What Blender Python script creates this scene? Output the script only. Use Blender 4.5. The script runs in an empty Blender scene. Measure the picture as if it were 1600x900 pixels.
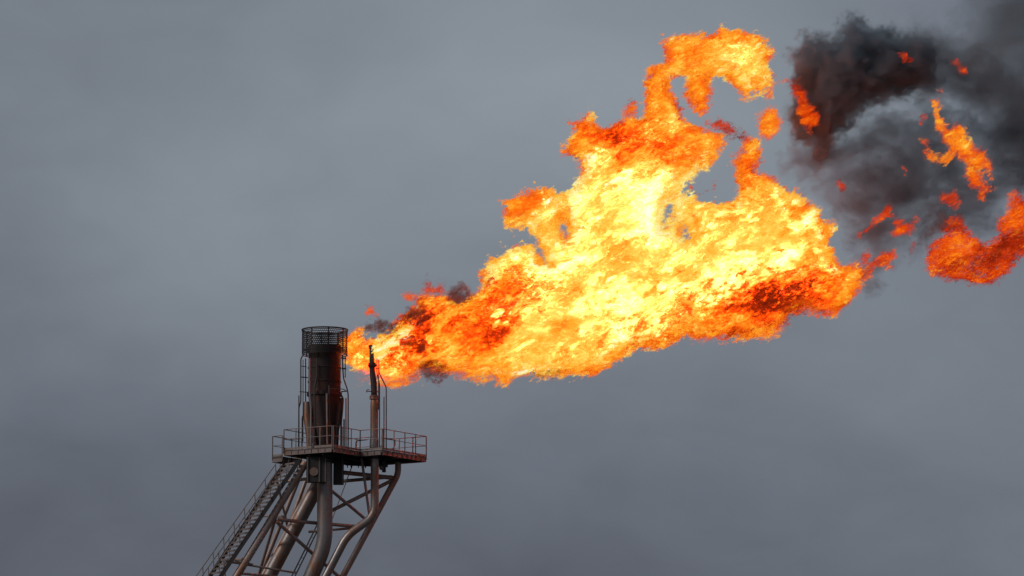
import bpy, bmesh, math, random
import numpy as np
from mathutils import Vector, Matrix

# ------------------------------------------------------------------ camera, sky, sun, exposure
S = bpy.context.scene
COL = S.collection
rad = math.radians
PITCH = rad(9.0)
CAM = Vector((0.0, -200.0, 2.0))
FPX = 6000.0                                   # focal length in pixels of the 1600 px wide photograph
cam_d = bpy.data.cameras.new('camera')
cam_d.sensor_width = 36.0
cam_d.lens = FPX * 36.0 / 1600.0
cam_d.clip_end = 20000.0
cam_d.clip_start = 0.5
cam = bpy.data.objects.new('camera', cam_d)
COL.objects.link(cam)
cam.location = CAM
cam.rotation_euler = (math.pi / 2 + PITCH, 0, 0)
S.camera = cam
S.render.resolution_x, S.render.resolution_y = 1024, 576
S.view_settings.view_transform = 'Standard'
S.view_settings.look = 'None'
S.view_settings.exposure = 0.0
S.view_settings.gamma = 1.0
S.cycles.max_bounces = 6
S.cycles.diffuse_bounces = 2
S.cycles.glossy_bounces = 2
S.cycles.transparent_max_bounces = 48
S.cycles.volume_bounces = 1
S.cycles.volume_step_rate = 1.0
S.cycles.volume_max_steps = 128
S.cycles.use_denoising = True


def P(px, py, Y=0.0):
    """the point of the vertical plane y = Y that stands on this line of sight"""
    d = Vector(((px - 800) / FPX,
                math.cos(PITCH) - (450 - py) / FPX * math.sin(PITCH),
                math.sin(PITCH) + (450 - py) / FPX * math.cos(PITCH)))
    t = (Y - CAM.y) / d.y
    return CAM + d * t


class NT:
    """small node-tree writer"""
    def __init__(self, tree):
        self.t = tree
        tree.nodes.clear()

    def n(self, typ, ins=None, **kw):
        nd = self.t.nodes.new(typ)
        for k, v in kw.items():
            setattr(nd, k, v)
        for k, v in (ins or {}).items():
            sock = nd.inputs[k]
            if isinstance(v, bpy.types.NodeSocket):
                self.t.links.new(v, sock)
            elif isinstance(v, bpy.types.Node):
                self.t.links.new(v.outputs[0], sock)
            else:
                sock.default_value = v
        return nd

    def m(self, op, a, b=None, c=None, clamp=False):
        ins = {0: a}
        if b is not None: ins[1] = b
        if c is not None: ins[2] = c
        return self.n('ShaderNodeMath', ins, operation=op, use_clamp=clamp).outputs[0]

    def vm(self, op, a, b=None):
        ins = {0: a}
        if b is not None: ins[1] = b
        nd = self.n('ShaderNodeVectorMath', ins, operation=op)
        return nd.outputs['Value'] if op in ('DOT_PRODUCT', 'LENGTH') else nd.outputs[0]

    def noise(self, vec, scale, detail=4, rough=0.55, dist=0.0, typ='FBM', lac=2.0, norm=True, color=False):
        nd = self.n('ShaderNodeTexNoise', {'Vector': vec, 'Scale': scale, 'Detail': detail}, noise_type=typ)
        nd.inputs['Roughness'].default_value = rough
        nd.inputs['Lacunarity'].default_value = lac
        nd.inputs['Distortion'].default_value = dist
        if typ == 'FBM': nd.normalize = norm
        return nd.outputs['Color'] if color else nd.outputs[0]

    def step(self, x, a, b):
        nd = self.n('ShaderNodeMapRange', {0: x, 1: a, 2: b, 3: 0.0, 4: 1.0}, interpolation_type='SMOOTHSTEP')
        return nd.outputs[0]

    def lin(self, x, a, b, c, d):
        return self.n('ShaderNodeMapRange', {0: x, 1: a, 2: b, 3: c, 4: d}).outputs[0]

    def ramp(self, x, stops):
        nd = self.n('ShaderNodeValToRGB', {0: x})
        r = nd.color_ramp
        r.elements[0].position, r.elements[1].position = stops[0][0], stops[-1][0]
        for p, c in stops[1:-1]: r.elements.new(p)
        for e, (p, c) in zip(r.elements, stops): e.color = (*c, 1)
        return nd.outputs[0]

    def mix(self, f, a, b, blend='MIX'):
        nd = self.n('ShaderNodeMix', data_type='RGBA', blend_type=blend)
        for i, v in ((0, f), (6, a), (7, b)):
            if isinstance(v, bpy.types.NodeSocket): self.t.links.new(v, nd.inputs[i])
            else: nd.inputs[i].default_value = v if i == 0 or len(v) == 4 else (*v, 1)
        return nd.outputs[2]


def srgb(r, g, b):
    f = lambda c: (c / 255 / 12.92) if c <= 10 else ((c / 255 + 0.055) / 1.055) ** 2.4
    return (f(r), f(g), f(b))


SUN_EL, SUN_AZ = rad(32), rad(-118)            # weak sun behind the overcast, to the left and a little behind the camera
world = bpy.data.worlds.new('World')
S.world = world
world.use_nodes = True
w = NT(world.node_tree)
tc = w.n('ShaderNodeTexCoord').outputs['Generated']
sky = w.n('ShaderNodeTexSky', sky_type='NISHITA')
sky.sun_disc = False
sky.sun_elevation = SUN_EL
sky.sun_rotation = SUN_AZ
sky.air_density = 1.5
sky.dust_density = 4.0
BG = 0.1
sp = w.n('ShaderNodeSeparateXYZ', {0: tc})
X, Z = sp.outputs[0], sp.outputs[2]


def cloud_mass(cx, cy, rx, ry):
    """a broad lighter or darker mass of the cloud deck, placed by its bearing and elevation"""
    d = (P(cx, cy, 5000) - CAM).normalized()
    a = w.m('MULTIPLY', w.m('SUBTRACT', X, d.x), FPX / rx)
    b = w.m('MULTIPLY', w.m('SUBTRACT', Z, d.z), FPX / ry)
    r2 = w.m('ADD', w.m('MULTIPLY', a, a), w.m('MULTIPLY', b, b))
    return w.m('POWER', 2.71828, w.m('MULTIPLY', r2, -1.0))


L = 0.165
lum = w.m('ADD', L, w.m('MULTIPLY', cloud_mass(900, 130, 620, 330), 0.105))
lum = w.m('ADD', lum, w.m('MULTIPLY', cloud_mass(1500, 560, 420, 260), 0.035))
lum = w.m('ADD', lum, w.m('MULTIPLY', cloud_mass(330, 400, 420, 300), 0.045))
lum = w.m('ADD', lum, w.m('MULTIPLY', cloud_mass(60, 960, 900, 330), -0.052))
lum = w.m('ADD', lum, w.m('MULTIPLY', cloud_mass(900, 980, 700, 250), -0.022))
sk_v = w.vm('MULTIPLY', tc, (1.0, 1.0, 1.9))
n1 = w.noise(sk_v, 11.0, 4, 0.45, 0.4)
n2 = w.noise(sk_v, 34.0, 3, 0.5, 0.6)
lum = w.m('ADD', lum, w.m('MULTIPLY', w.m('SUBTRACT', n1, 0.5), 0.10))
lum = w.m('ADD', lum, w.m('MULTIPLY', w.m('SUBTRACT', n2, 0.5), 0.035))
lum = w.m('MAXIMUM', lum, 0.03)
tint = w.mix(w.step(lum, 0.09, 0.30), (0.875, 0.985, 1.26), (0.895, 1.02, 1.15))
cl = w.vm('MULTIPLY', tint, w.n('ShaderNodeCombineXYZ', {0: lum, 1: lum, 2: lum}).outputs[0])
cl = w.vm('MULTIPLY', cl, (1 / BG,) * 3)
full = w.mix(0.96, sky.outputs[0], cl)
bg = w.n('ShaderNodeBackground', {'Color': full, 'Strength': BG})
w.n('ShaderNodeOutputWorld', {0: bg.outputs[0]})

sun_d = bpy.data.lights.new('sun', 'SUN')
sun_d.energy = 1.4
sun_d.angle = rad(14)
sun_d.color = (1.0, 0.93, 0.86)
sun = bpy.data.objects.new('sun', sun_d)
COL.objects.link(sun)
sdir = Vector((math.sin(SUN_AZ) * math.cos(SUN_EL), math.cos(SUN_AZ) * math.cos(SUN_EL), math.sin(SUN_EL)))
sun.rotation_euler = sdir.to_track_quat('Z', 'Y').to_euler()
sun.location = (-30, -40, 60)


# ------------------------------------------------------------------ materials
def new_mat(name):
    m = bpy.data.materials.new(name)
    m.use_nodes = True
    return m, NT(m.node_tree)


def steel(name, base, rust, rust_amt, rough=0.6, metal=0.35, soot=0.0, scale=1.0):
    m, t = new_mat(name)
    p = t.n('ShaderNodeNewGeometry').outputs['Position']
    pv = t.vm('MULTIPLY', p, (1, 1, 0.35))
    a = t.noise(pv, 1.6 * scale, 6, 0.62, 0.3)
    b = t.noise(pv, 9.0 * scale, 5, 0.65)
    r = t.m('ADD', t.m('MULTIPLY', a, 0.7), t.m('MULTIPLY', b, 0.3))
    k = t.step(r, 0.62 - rust_amt * 0.35, 0.78 - rust_amt * 0.35)
    c = t.mix(k, base, rust)
    d = t.noise(p, 26.0 * scale, 4, 0.6)
    c = t.mix(1.0, c, t.ramp(d, [(0.25, (0.62,) * 3), (0.75, (1.15,) * 3)]), 'MULTIPLY')
    if soot:
        s = t.step(t.noise(pv, 0.9, 5, 0.6, 0.5), 0.35, 0.75)
        c = t.mix(t.m('MULTIPLY', s, soot), c, (0.006, 0.005, 0.005))
    bump = t.n('ShaderNodeBump', {'Height': b, 'Strength': 0.25, 'Distance': 0.02})
    bs = t.n('ShaderNodeBsdfPrincipled', {'Base Color': c, 'Metallic': metal, 'Roughness': t.lin(r, 0.3, 0.7, rough - 0.12, rough + 0.15),
                                          'Normal': bump.outputs[0]})
    t.n('ShaderNodeOutputMaterial', {0: bs.outputs[0]})
    return m


M_STEEL = steel('weathered_steel', (0.17, 0.145, 0.14), (0.16, 0.085, 0.06), 0.30)
M_LEG = steel('painted_leg_steel', (0.36, 0.28, 0.255), (0.33, 0.17, 0.11), 0.45, rough=0.5)
M_PIPE = steel('pipe_steel', (0.27, 0.24, 0.235), (0.30, 0.14, 0.08), 0.45, rough=0.42, metal=0.5)
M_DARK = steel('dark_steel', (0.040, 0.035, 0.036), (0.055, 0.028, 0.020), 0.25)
M_RAIL = steel('railing_steel', (0.22, 0.175, 0.16), (0.16, 0.085, 0.06), 0.3)
M_BURNT = steel('burnt_steel', (0.036, 0.017, 0.017), (0.15, 0.045, 0.022), 0.34, rough=0.7, metal=0.1, soot=0.6)
M_SHIELD = steel('sooted_mesh_steel', (0.020, 0.014, 0.014), (0.035, 0.015, 0.010), 0.2, rough=0.6)
M_BEAM = steel('beam_steel', (0.20, 0.155, 0.15), (0.22, 0.12, 0.08), 0.38)
M_LINE = steel('line_steel', (0.055, 0.045, 0.045), (0.075, 0.035, 0.022), 0.3)

m, t = new_mat('earth')
p = t.n('ShaderNodeNewGeometry').outputs['Position']
n = t.noise(p, 0.05, 8, 0.6)
bs = t.n('ShaderNodeBsdfPrincipled', {'Base Color': t.ramp(n, [(0.3, (0.05, 0.048, 0.042)), (0.7, (0.10, 0.09, 0.075))]), 'Roughness': 0.95})
t.n('ShaderNodeOutputMaterial', {0: bs.outputs[0]})
M_GROUND = m


# ------------------------------------------------------------------ mesh helpers
def tag(o, label=None, cat=None, group=None, kind=None):
    if label: o['label'] = label
    if cat: o['category'] = cat
    if group: o['group'] = group
    if kind: o['kind'] = kind
    return o


def thing(name, label, cat, loc, group=None, kind=None):
    o = bpy.data.objects.new(name, None)
    o.empty_display_size = 0.3
    o.location = loc
    COL.objects.link(o)
    return tag(o, label, cat, group, kind)


class MB:
    """collects shapes in world space and links them as one mesh object"""
    def __init__(self):
        self.v, self.f, self.sm = [], [], []

    def add(self, vs, fs, smooth=False):
        o = len(self.v)
        self.v += [tuple(v) for v in vs]
        self.f += [tuple(i + o for i in f) for f in fs]
        self.sm += [smooth] * len(fs)

    def tube(self, pts, r, n=12, caps=True, radii=None):
        pts = [Vector(p) for p in pts]
        k = len(pts)
        tg = []
        for i in range(k):
            a = (pts[i] - pts[i - 1]).normalized() if i > 0 else None
            b = (pts[i + 1] - pts[i]).normalized() if i < k - 1 else None
            tg.append((a + b).normalized() if a and b else (a or b))
        up = Vector((0, 0, 1)) if abs(tg[0].z) < 0.9 else Vector((0, 1, 0))
        x = tg[0].cross(up).normalized()
        rings = []
        for i in range(k):
            x = (x - tg[i] * x.dot(tg[i])).normalized()
            y = tg[i].cross(x)
            rr = radii[i] if radii else r
            rings.append([pts[i] + x * math.cos(2 * math.pi * j / n) * rr + y * math.sin(2 * math.pi * j / n) * rr for j in range(n)])
        vs = [v for ring in rings for v in ring]
        fs = [(i * n + j, i * n + (j + 1) % n, (i + 1) * n + (j + 1) % n, (i + 1) * n + j) for i in range(k - 1) for j in range(n)]
        self.add(vs, fs, True)
        if caps:
            self.add(rings[0], [tuple(reversed(range(n)))])
            self.add(rings[-1], [tuple(range(n))])
        return self

    def box(self, c, ex, ey, ez):
        """c centre, ex/ey/ez half-extent vectors"""
        c, ex, ey, ez = Vector(c), Vector(ex), Vector(ey), Vector(ez)
        vs = [c + ex * a + ey * b + ez * d for a in (-1, 1) for b in (-1, 1) for d in (-1, 1)]
        self.add(vs, [(0, 1, 3, 2), (4, 6, 7, 5), (0, 4, 5, 1), (2, 3, 7, 6), (0, 2, 6, 4), (1, 5, 7, 3)])
        return self

    def bar(self, a, b, wd, ht, up=(0, 0, 1)):
        a, b = Vector(a), Vector(b)
        d = b - a
        s = d.cross(Vector(up)).normalized()
        u = s.cross(d).normalized()
        return self.box((a + b) / 2, d / 2, s * wd / 2, u * ht / 2)

    def channel(self, a, b, ht, fl, th=0.018, up=(0, 0, 1), out=None):
        """an I-shaped beam: web and two flanges"""
        a, b = Vector(a), Vector(b)
        d = (b - a).normalized()
        u = Vector(up)
        self.bar(a, b, th, ht - 2 * th, up)
        self.bar(a + u * (ht / 2 - th / 2), b + u * (ht / 2 - th / 2), fl, th, up)
        self.bar(a - u * (ht / 2 - th / 2), b - u * (ht / 2 - th / 2), fl, th, up)
        return self

    def lathe(self, c, prof, n=48, axis=None):
        c = Vector(c)
        vs, fs = [], []
        for (r, z) in prof:
            for j in range(n):
                a = 2 * math.pi * j / n
                vs.append(c + Vector((r * math.cos(a), r * math.sin(a), z)))
        for i in range(len(prof) - 1):
            for j in range(n):
                fs.append((i * n + j, i * n + (j + 1) % n, (i + 1) * n + (j + 1) % n, (i + 1) * n + j))
        self.add(vs, fs, True)
        return self

    def prism(self, poly, z0, z1):
        n = len(poly)
        vs = [(p[0], p[1], z0) for p in poly] + [(p[0], p[1], z1) for p in poly]
        fs = [tuple(reversed(range(n))), tuple(range(n, 2 * n))] + [(i, (i + 1) % n, n + (i + 1) % n, n + i) for i in range(n)]
        self.add(vs, fs)
        return self

    def build(self, name, mat, parent=None):
        me = bpy.data.meshes.new(name)
        base = Vector((0, 0, 0))
        pr = parent
        while pr is not None:
            base += Vector(pr.location)
            pr = pr.parent
        org = Vector((0, 0, 0))
        if self.v:
            arr = np.array(self.v)
            org = Vector(((arr[:, 0].min() + arr[:, 0].max()) / 2, (arr[:, 1].min() + arr[:, 1].max()) / 2, arr[:, 2].min()))
        me.from_pydata([(v[0] - org.x, v[1] - org.y, v[2] - org.z) for v in self.v], [], self.f)
        me.polygons.foreach_set('use_smooth', self.sm)
        me.materials.append(mat)
        me.update()
        bm = bmesh.new(); bm.from_mesh(me)
        bmesh.ops.remove_doubles(bm, verts=bm.verts, dist=0.0004)
        bmesh.ops.recalc_face_normals(bm, faces=bm.faces)
        bm.to_mesh(me); bm.free()
        try:
            me.set_sharp_from_angle(angle=rad(40))
        except Exception:
            pass
        o = bpy.data.objects.new(name, me)
        COL.objects.link(o)
        if parent: o.parent = parent
        o.location = org - base
        return o


def fillet(pts, r, n=7):
    """a polyline with rounded corners"""
    pts = [Vector(p) for p in pts]
    out = [pts[0]]
    for i in range(1, len(pts) - 1):
        a, b, c = pts[i - 1], pts[i], pts[i + 1]
        da, dc = (a - b), (c - b)
        k = min(r, da.length * 0.45, dc.length * 0.45)
        p0, p1 = b + da.normalized() * k, b + dc.normalized() * k
        for j in range(n + 1):
            s = j / n
            out.append(p0 * (1 - s) ** 2 + b * 2 * s * (1 - s) + p1 * s * s)
    out.append(pts[-1])
    return out


def lerp(a, b, s): return Vector(a) * (1 - s) + Vector(b) * s


def to_ground(a, b, z=0.0):
    """extend the line a-b beyond b down to height z"""
    d = Vector(b) - Vector(a)
    return Vector(a) + d * ((z - a[2]) / d.z)


# ------------------------------------------------------------------ ground
g = MB(); g.add([(-6000, -1500, 0), (6000, -1500, 0), (6000, 9000, 0), (-6000, 9000, 0)], [(0, 1, 2, 3)])
tag(g.build('ground', M_GROUND), kind='structure')

# ------------------------------------------------------------------ platform frame of reference
A = P(520, 698, -2.0)
U = Vector((-math.cos(rad(33)), math.sin(rad(33)), 0))      # along the near-left edge
V = Vector((math.sin(rad(33)), math.cos(rad(33)), 0))       # along the near-right edge
ZD = A.z
Lc = A + U * 3.15
Bc = A + V * 2.45
Cc = Bc - U * 1.40
Dc = Cc + V * 4.10
Ec = Dc + U * 2.6
Fc = Lc + V * 5.2
corners = [A, Bc, Cc, Dc, Ec, A + V * 5.2 + U * 1.2, Fc, Lc]

plat = thing('platform', 'square steel service platform with grey railings around the feet of both flare stacks', 'platform', (A.x, A.y, ZD - 0.3))
mb = MB(); mb.prism([(c.x, c.y) for c in [A, Bc, Cc, Dc, Ec, A + V * 5.2 + U * 1.2, Fc, Lc]], ZD - 0.03, ZD - 0.005)
mb.build('deck_plate', M_DARK, plat)
for i in range(len(corners)):
    a, b = corners[i], corners[(i + 1) % len(corners)]
    dn = Vector((0, 0, 0.14))
    d = (b - a).normalized()
    mb = MB()
    mb.channel(a - dn + d * 0.06, b - dn - d * 0.06, 0.26, 0.10)
    n = int((b - a).length / 0.45)
    for k in range(n + 1):                       # web stiffeners and bracket stubs
        c = a + d * (0.07 + ((b - a).length - 0.14) * k / max(1, n)) - dn
        mb.box(c, d * 0.008, d.cross(Vector((0, 0, 1))) * 0.045, (0, 0, 0.112))
    mb.build('edge_beam', M_BEAM, plat)
for s in (0.22, 0.5, 0.78):
    mb = MB(); a = lerp(A, Lc, s); mb.channel(a + V * 0.08 - Vector((0, 0, 0.26)), a + V * 5.0 - Vector((0, 0, 0.26)), 0.22, 0.12)
    mb.build('floor_beam', M_DARK, plat)
for s in (0.3, 0.7):
    mb = MB(); a = lerp(Cc, Dc, s); mb.channel(a + U * 0.08 - Vector((0, 0, 0.26)), a + U * 2.4 - Vector((0, 0, 0.26)), 0.2, 0.12)
    mb.build('floor_beam', M_DARK, plat)


def railing(root, a, b, n, name='railing', h=1.1, z=None, post0=True):
    """one straight run: top rail and knee rail in one mesh, each post its own"""
    z = ZD if z is None else z
    a, b = Vector((a[0], a[1], z)), Vector((b[0], b[1], z))
    hv = Vector((0, 0, h))
    mb = MB(); mb.tube([a + hv, b + hv], 0.022, 8); r = mb.build(name, M_RAIL, root)
    mb = MB(); mb.tube([a + hv * 0.54, b + hv * 0.54], 0.017, 8); mb.build('knee_rail', M_RAIL, r)
    mb = MB(); mb.bar(a + Vector((0, 0, 0.07)), b + Vector((0, 0, 0.07)), 0.008, 0.11); mb.build('toe_board', M_RAIL, r)
    for k in range(0 if post0 else 1, n + 1):
        p = lerp(a, b, k / n)
        q = MB()
        q.bar(p - Vector((0, 0, 0.16)), p + Vector((0, 0, h)), 0.045, 0.045, up=(0.3, 1, 0))
        q.build('post', M_RAIL, r)
    return r


inn = 0.03
railing(plat, A + U * 0.05, Lc, 4)
railing(plat, A + V * 0.05, Bc, 3)
railing(plat, Bc, Cc, 1)
railing(plat, Cc + V * 0.1, Dc, 4)
railing(plat, Dc, Ec, 3)
railing(plat, Lc, Fc, 4)
railing(plat, Fc, A + V * 5.2 + U * 1.2, 2)

# the stair-head landing, a step lower at the left
z_l = ZD - 0.32
La, Lb = Lc + U * 0.02 - V * 0.1, Lc + U * 0.66 - V * 0.1
Ld, Le = La + V * 1.7, Lb + V * 1.7
land = thing('stair_landing', 'small railed landing at the head of the stair, left of the platform', 'landing', (Lb.x, Lb.y, z_l - 0.3))
mb = MB(); mb.prism([(c.x, c.y) for c in (La, Ld, Le, Lb)], z_l - 0.03, z_l); mb.build('deck_plate', M_DARK, land)
for a, b in ((La, Lb), (Lb, Le), (Ld, Le)):
    mb = MB(); a2 = Vector((a.x, a.y, z_l - 0.16)); b2 = Vector((b.x, b.y, z_l - 0.16)); mb.channel(a2, b2, 0.24, 0.09)
    mb.build('edge_beam', M_STEEL, land)
railing(land, La, Lb, 1, z=z_l)
railing(land, Lb, Le, 2, z=z_l)
railing(land, Ld, Le, 1, z=z_l)

# ------------------------------------------------------------------ boom legs and braces
FL0, FL1 = P(478, 722, -0.6), P(370, 900, -0.9)
RB0, RB1 = P(622, 741, 2.3), P(536, 900, 2.6)
BL0, BL1 = P(468, 745, 3.6), P(406, 900, 4.2)
boom = thing('lattice_boom', 'leaning lattice boom of steel tubes that carries the flare platform', 'lattice tower', to_ground(FL0, FL1))


def leg(pts, r):
    end = to_ground(pts[-2], pts[-1], 0.0)
    rr = r
    mb = MB(); mb.tube(fillet(pts[:-1] + [end], 0.35), r, 20)
    o = mb.build('leg', M_LEG, boom)
    return Vector(pts[-2]), end


def collar(c, d, r, w=0.05, name='weld_band', root=None, mat=None):
    d = Vector(d).normalized()
    mb = MB(); mb.tube([c - d * w, c + d * w], r, 20)
    return mb.build(name, mat or M_LEG, root or boom)


fl = leg([FL0, FL1], 0.2)
rb = leg([P(622, 722, 2.3), RB0, RB1], 0.165)
bl = leg([BL0, BL1], 0.12)
b4 = leg([P(505, 725, 2.0), P(413, 897, 2.4)], 0.16)


def brace(a, b, r, name='brace'):
    r *= 1.1
    mb = MB(); mb.tube([a, b], r, 12)
    return mb.build(name, M_LEG, boom)


brace(P(435, 812, -0.75), P(560, 823, 2.4), 0.085, 'cross_tube')
brace(P(482, 831, 2.6), P(564, 824, 2.5), 0.06, 'cross_tube')
brace(P(410, 806, 3.9), P(446, 807, 0.0), 0.06, 'cross_tube')
brace(P(432, 815, -0.8), P(534, 905, 2.6), 0.085)
brace(P(516, 765, 0.9), P(578, 817, 2.3), 0.075)
brace(P(512, 801, 1.6), P(612, 751, 2.35), 0.09)
brace(P(551, 726, 2.8), P(519, 811, 3.2), 0.025, 'tie_rod')
brace(P(565, 716, 1.2), P(577, 803, 1.0), 0.065)
brace(P(533, 738, 1.6), P(617, 747, 2.35), 0.105, 'cross_tube')
brace(P(533, 752, 3.2), P(612, 745, 2.6), 0.085, 'cross_tube')
brace(P(446, 752, 1.0), P(482, 748, 0.2), 0.08, 'cross_tube')
brace(P(432, 748, 1.2), P(449, 822, 3.0), 0.06)
brace(P(431, 808, -0.4), P(404, 899, 3.9), 0.075)
brace(P(486, 728, 3.0), P(449, 830, 3.0), 0.10)
brace(P(352, 877, 0.4), P(462, 895, 1.5), 0.05, 'cross_tube')
brace(P(374, 896, -0.8), P(432, 901, 0.6), 0.06, 'cross_tube')
brace(P(368, 874, 2.0), P(380, 874, 0.0), 0.07, 'cross_tube')
# the bays below the picture
for k in range(1, 5):
    s = lambda L2, q: lerp(L2[0], L2[1], q)
    q0, q1 = 0.22 + 0.19 * (k - 1), 0.22 + 0.19 * k
    brace(s(fl, q1), s(rb, q1), 0.085, 'cross_tube')
    brace(s(fl, q1), s(bl, q1), 0.07, 'cross_tube')
    brace(s(rb, q1), s(bl, q1), 0.07, 'cross_tube')
    brace(s(fl, q0) if k % 2 == 0 else s(fl, q1), s(rb, q1) if k % 2 == 0 else s(rb, q0), 0.08)
    brace(s(rb, q0), s(bl, q1), 0.07)
for L2, r, ks in ((fl, 0.21, (0.13, 0.235)), (rb, 0.175, (0.05, 0.16)), (b4, 0.17, (0.14,))):
    for q in ks:
        collar(lerp(L2[0], L2[1], q), L2[1] - L2[0], r, 0.02)

# ------------------------------------------------------------------ main flare stack
YM = 0.35
cx = P(507, 600, YM).x


def zat(py, Y=YM): return P(507, py, Y).z


stack = thing('main_flare_stack', 'wide sooty flare stack with a perforated wind shield round its mouth', 'flare stack', (cx, YM, ZD))
c0 = Vector((cx, YM, 0))
R0 = 26 / 30
zt, zb = zat(541), zat(616)
zbase = zat(700)
mb = MB()
mb.lathe(c0, [(R0 - 0.03, zt), (R0, zt), (R0, zat(553)), (R0 - 0.015, zat(554)), (R0 - 0.015, zb), (R0 - 0.02, zb - 0.05), (0.56, zbase), (0.56, ZD - 0.02)], 64)
mb.lathe(c0, [(R0 - 0.03, zt), (R0 - 0.06, zt - 1.0), (0.2, zt - 1.05)], 48)
mb.build('barrel', M_BURNT, stack)
mb = MB()
for zz, hh, rr in ((zat(616), 0.09, R0 + 0.06), (zat(597), 0.03, R0 + 0.02), (zat(575), 0.03, R0 + 0.02)):
    mb.lathe(c0, [(R0 - 0.04, zz - hh), (rr, zz - hh), (rr, zz + hh), (R0 - 0.04, zz + hh)], 64)
mb.build('collar', M_BURNT, stack)
# wind shield: a perforated sheet, every second cell open
RS = 36.2 / 30
z0, z1 = zat(554.5), zat(515.5)
nu, nrow = 72, 13
mb = MB()
hrow = (z1 - z0) / nrow


def cyl(a, zz): return (cx + RS * math.cos(a), YM + RS * math.sin(a), zz)


for i in range(nrow + 1):
    zz = z0 + i * hrow
    for j in range(nu):
        a, b = 2 * math.pi * j / nu, 2 * math.pi * (j + 1) / nu
        mb.add([cyl(a, zz - 0.019), cyl(b, zz - 0.019), cyl(b, zz + 0.019), cyl(a, zz + 0.019)], [(0, 1, 2, 3)], True)
        if i < nrow:
            c = a + (b - a) * 0.5 * (i % 2)
            d = 0.016 / RS
            mb.add([cyl(c - d, zz + 0.019), cyl(c + d, zz + 0.019), cyl(c + d, zz + hrow - 0.019), cyl(c - d, zz + hrow - 0.019)], [(0, 1, 2, 3)], True)
mb.build('wind_shield', M_SHIELD, stack)
mb = MB()
mb.lathe(c0, [(RS - 0.02, z1 - 0.05), (RS + 0.025, z1 - 0.05), (RS + 0.025, z1 + 0.02), (RS - 0.02, z1 + 0.02), (RS - 0.02, z1 - 0.05)], 64)
mb.build('rim', M_SHIELD, stack)
for k in range(8):
    a = 2 * math.pi * (k + 0.27) / 8
    d = Vector((math.cos(a), math.sin(a), 0))
    mb = MB()
    mb.box(c0 + d * (RS - 0.035) + Vector((0, 0, (z0 + z1) / 2)), d * 0.028, d.cross(Vector((0, 0, 1))) * 0.03, (0, 0, (z1 - z0) / 2))
    mb.bar(c0 + d * (R0 - 0.01) + Vector((0, 0, z0 + 0.25)), c0 + d * (RS - 0.06) + Vector((0, 0, z0 + 0.25)), 0.04, 0.06)
    mb.build('shield_bracket', M_SHIELD, stack)
# burner spokes standing inside the shield
for k in range(10):
    a = 2 * math.pi * k / 10
    d = Vector((math.cos(a), math.sin(a), 0))
    mb = MB(); mb.tube([c0 + d * 0.55 + Vector((0, 0, zt - 0.6)), c0 + d * 0.55 + Vector((0, 0, zt - 0.08))], 0.05, 8)
    mb.build('burner_nozzle', M_BURNT, stack)


def line(root, pxs, r, Y, name='gas_line', mat=None, rf=0.12, dYs=None):
    pts = [P(x, y, Y + (dYs[i] if dYs else 0)) for i, (x, y) in enumerate(pxs)]
    mb = MB(); mb.tube(fillet(pts, rf, 4), r, 10)
    return mb.build(name, mat or M_LINE, root)


ZB = 702
# left group
line(stack, [(475, 553), (470, 560), (470, 628), (467, 636), (467, ZB)], 0.035, -0.2)
line(stack, [(473.5, 562), (473.5, ZB - 12)], 0.022, -0.25)
line(stack, [(467, 618), (466.5, ZB)], 0.03, -0.6)
line(stack, [(477.5, 560), (477.5, 640), (472, 652), (472, ZB)], 0.03, 0.0)
line(stack, [(470, 572), (479, 573)], 0.02, -0.2, 'line_clamp')
line(stack, [(469, 589), (481, 590)], 0.03, -0.2, 'line_clamp')
line(stack, [(468, 612), (482, 613)], 0.022, -0.2, 'line_clamp')
line(stack, [(484, 560), (484, 612), (486, 640), (486, 696)], 0.055, -0.75, mat=M_PIPE)
line(stack, [(495, 560), (495, 590), (491.5, 606), (491.5, 690)], 0.045, -0.85, mat=M_LINE)
line(stack, [(510.5, 615), (511.5, 694)], 0.05, -1.0, mat=M_PIPE)
line(stack, [(514, 602), (515, 694)], 0.04, -0.95, mat=M_LINE)
line(stack, [(514, 607), (537, 608), (541, 611)], 0.022, -0.7, 'line_clamp', mat=M_LINE)
# right group
line(stack, [(535.5, 555), (535.5, 574), (537, 592), (542, 606), (544, 616), (544, ZB)], 0.035, -0.1)
line(stack, [(539.5, 556), (539.5, 590)], 0.025, -0.15)
line(stack, [(540.5, 622), (540.5, ZB)], 0.04, -0.35, mat=M_PIPE)
line(stack, [(534, 576), (541, 576)], 0.045, -0.1, 'line_clamp')
line(stack, [(533, 560), (541, 560)], 0.03, -0.1, 'line_clamp')
line(stack, [(533, 612), (543, 611)], 0.03, -0.1, 'line_clamp')
line(stack, [(532, 616), (536, 622), (535, 640), (533, 660), (533, ZB)], 0.05, 0.0)
line(stack, [(537.5, 655), (537.5, ZB)], 0.04, -0.3, mat=M_DARK)
# grey side duct that tapers down at the left of the barrel
mb = MB(); mb.tube([P(479, 628, -0.1), P(480, 650, -0.1), P(486, 680, -0.1), P(487, 702, -0.1)], 0.2, 20, radii=[0.16, 0.22, 0.27, 0.27])
mb.build('side_duct', M_PIPE, stack)
mb = MB(); mb.tube([P(533, 622, -0.05), P(532, 640, -0.05), P(527, 672, -0.05), P(526, 702, -0.05)], 0.1, 14, radii=[0.10, 0.12, 0.10, 0.09])
mb.build('side_duct', M_BURNT, stack)
mb = MB(); mb.lathe(Vector((P(491, 690, -1.2).x, -1.2, ZD)), [(0.0, 0.30), (0.12, 0.27), (0.16, 0.15), (0.16, 0.0)], 16)
mb.build('valve', M_DARK, stack)
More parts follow.
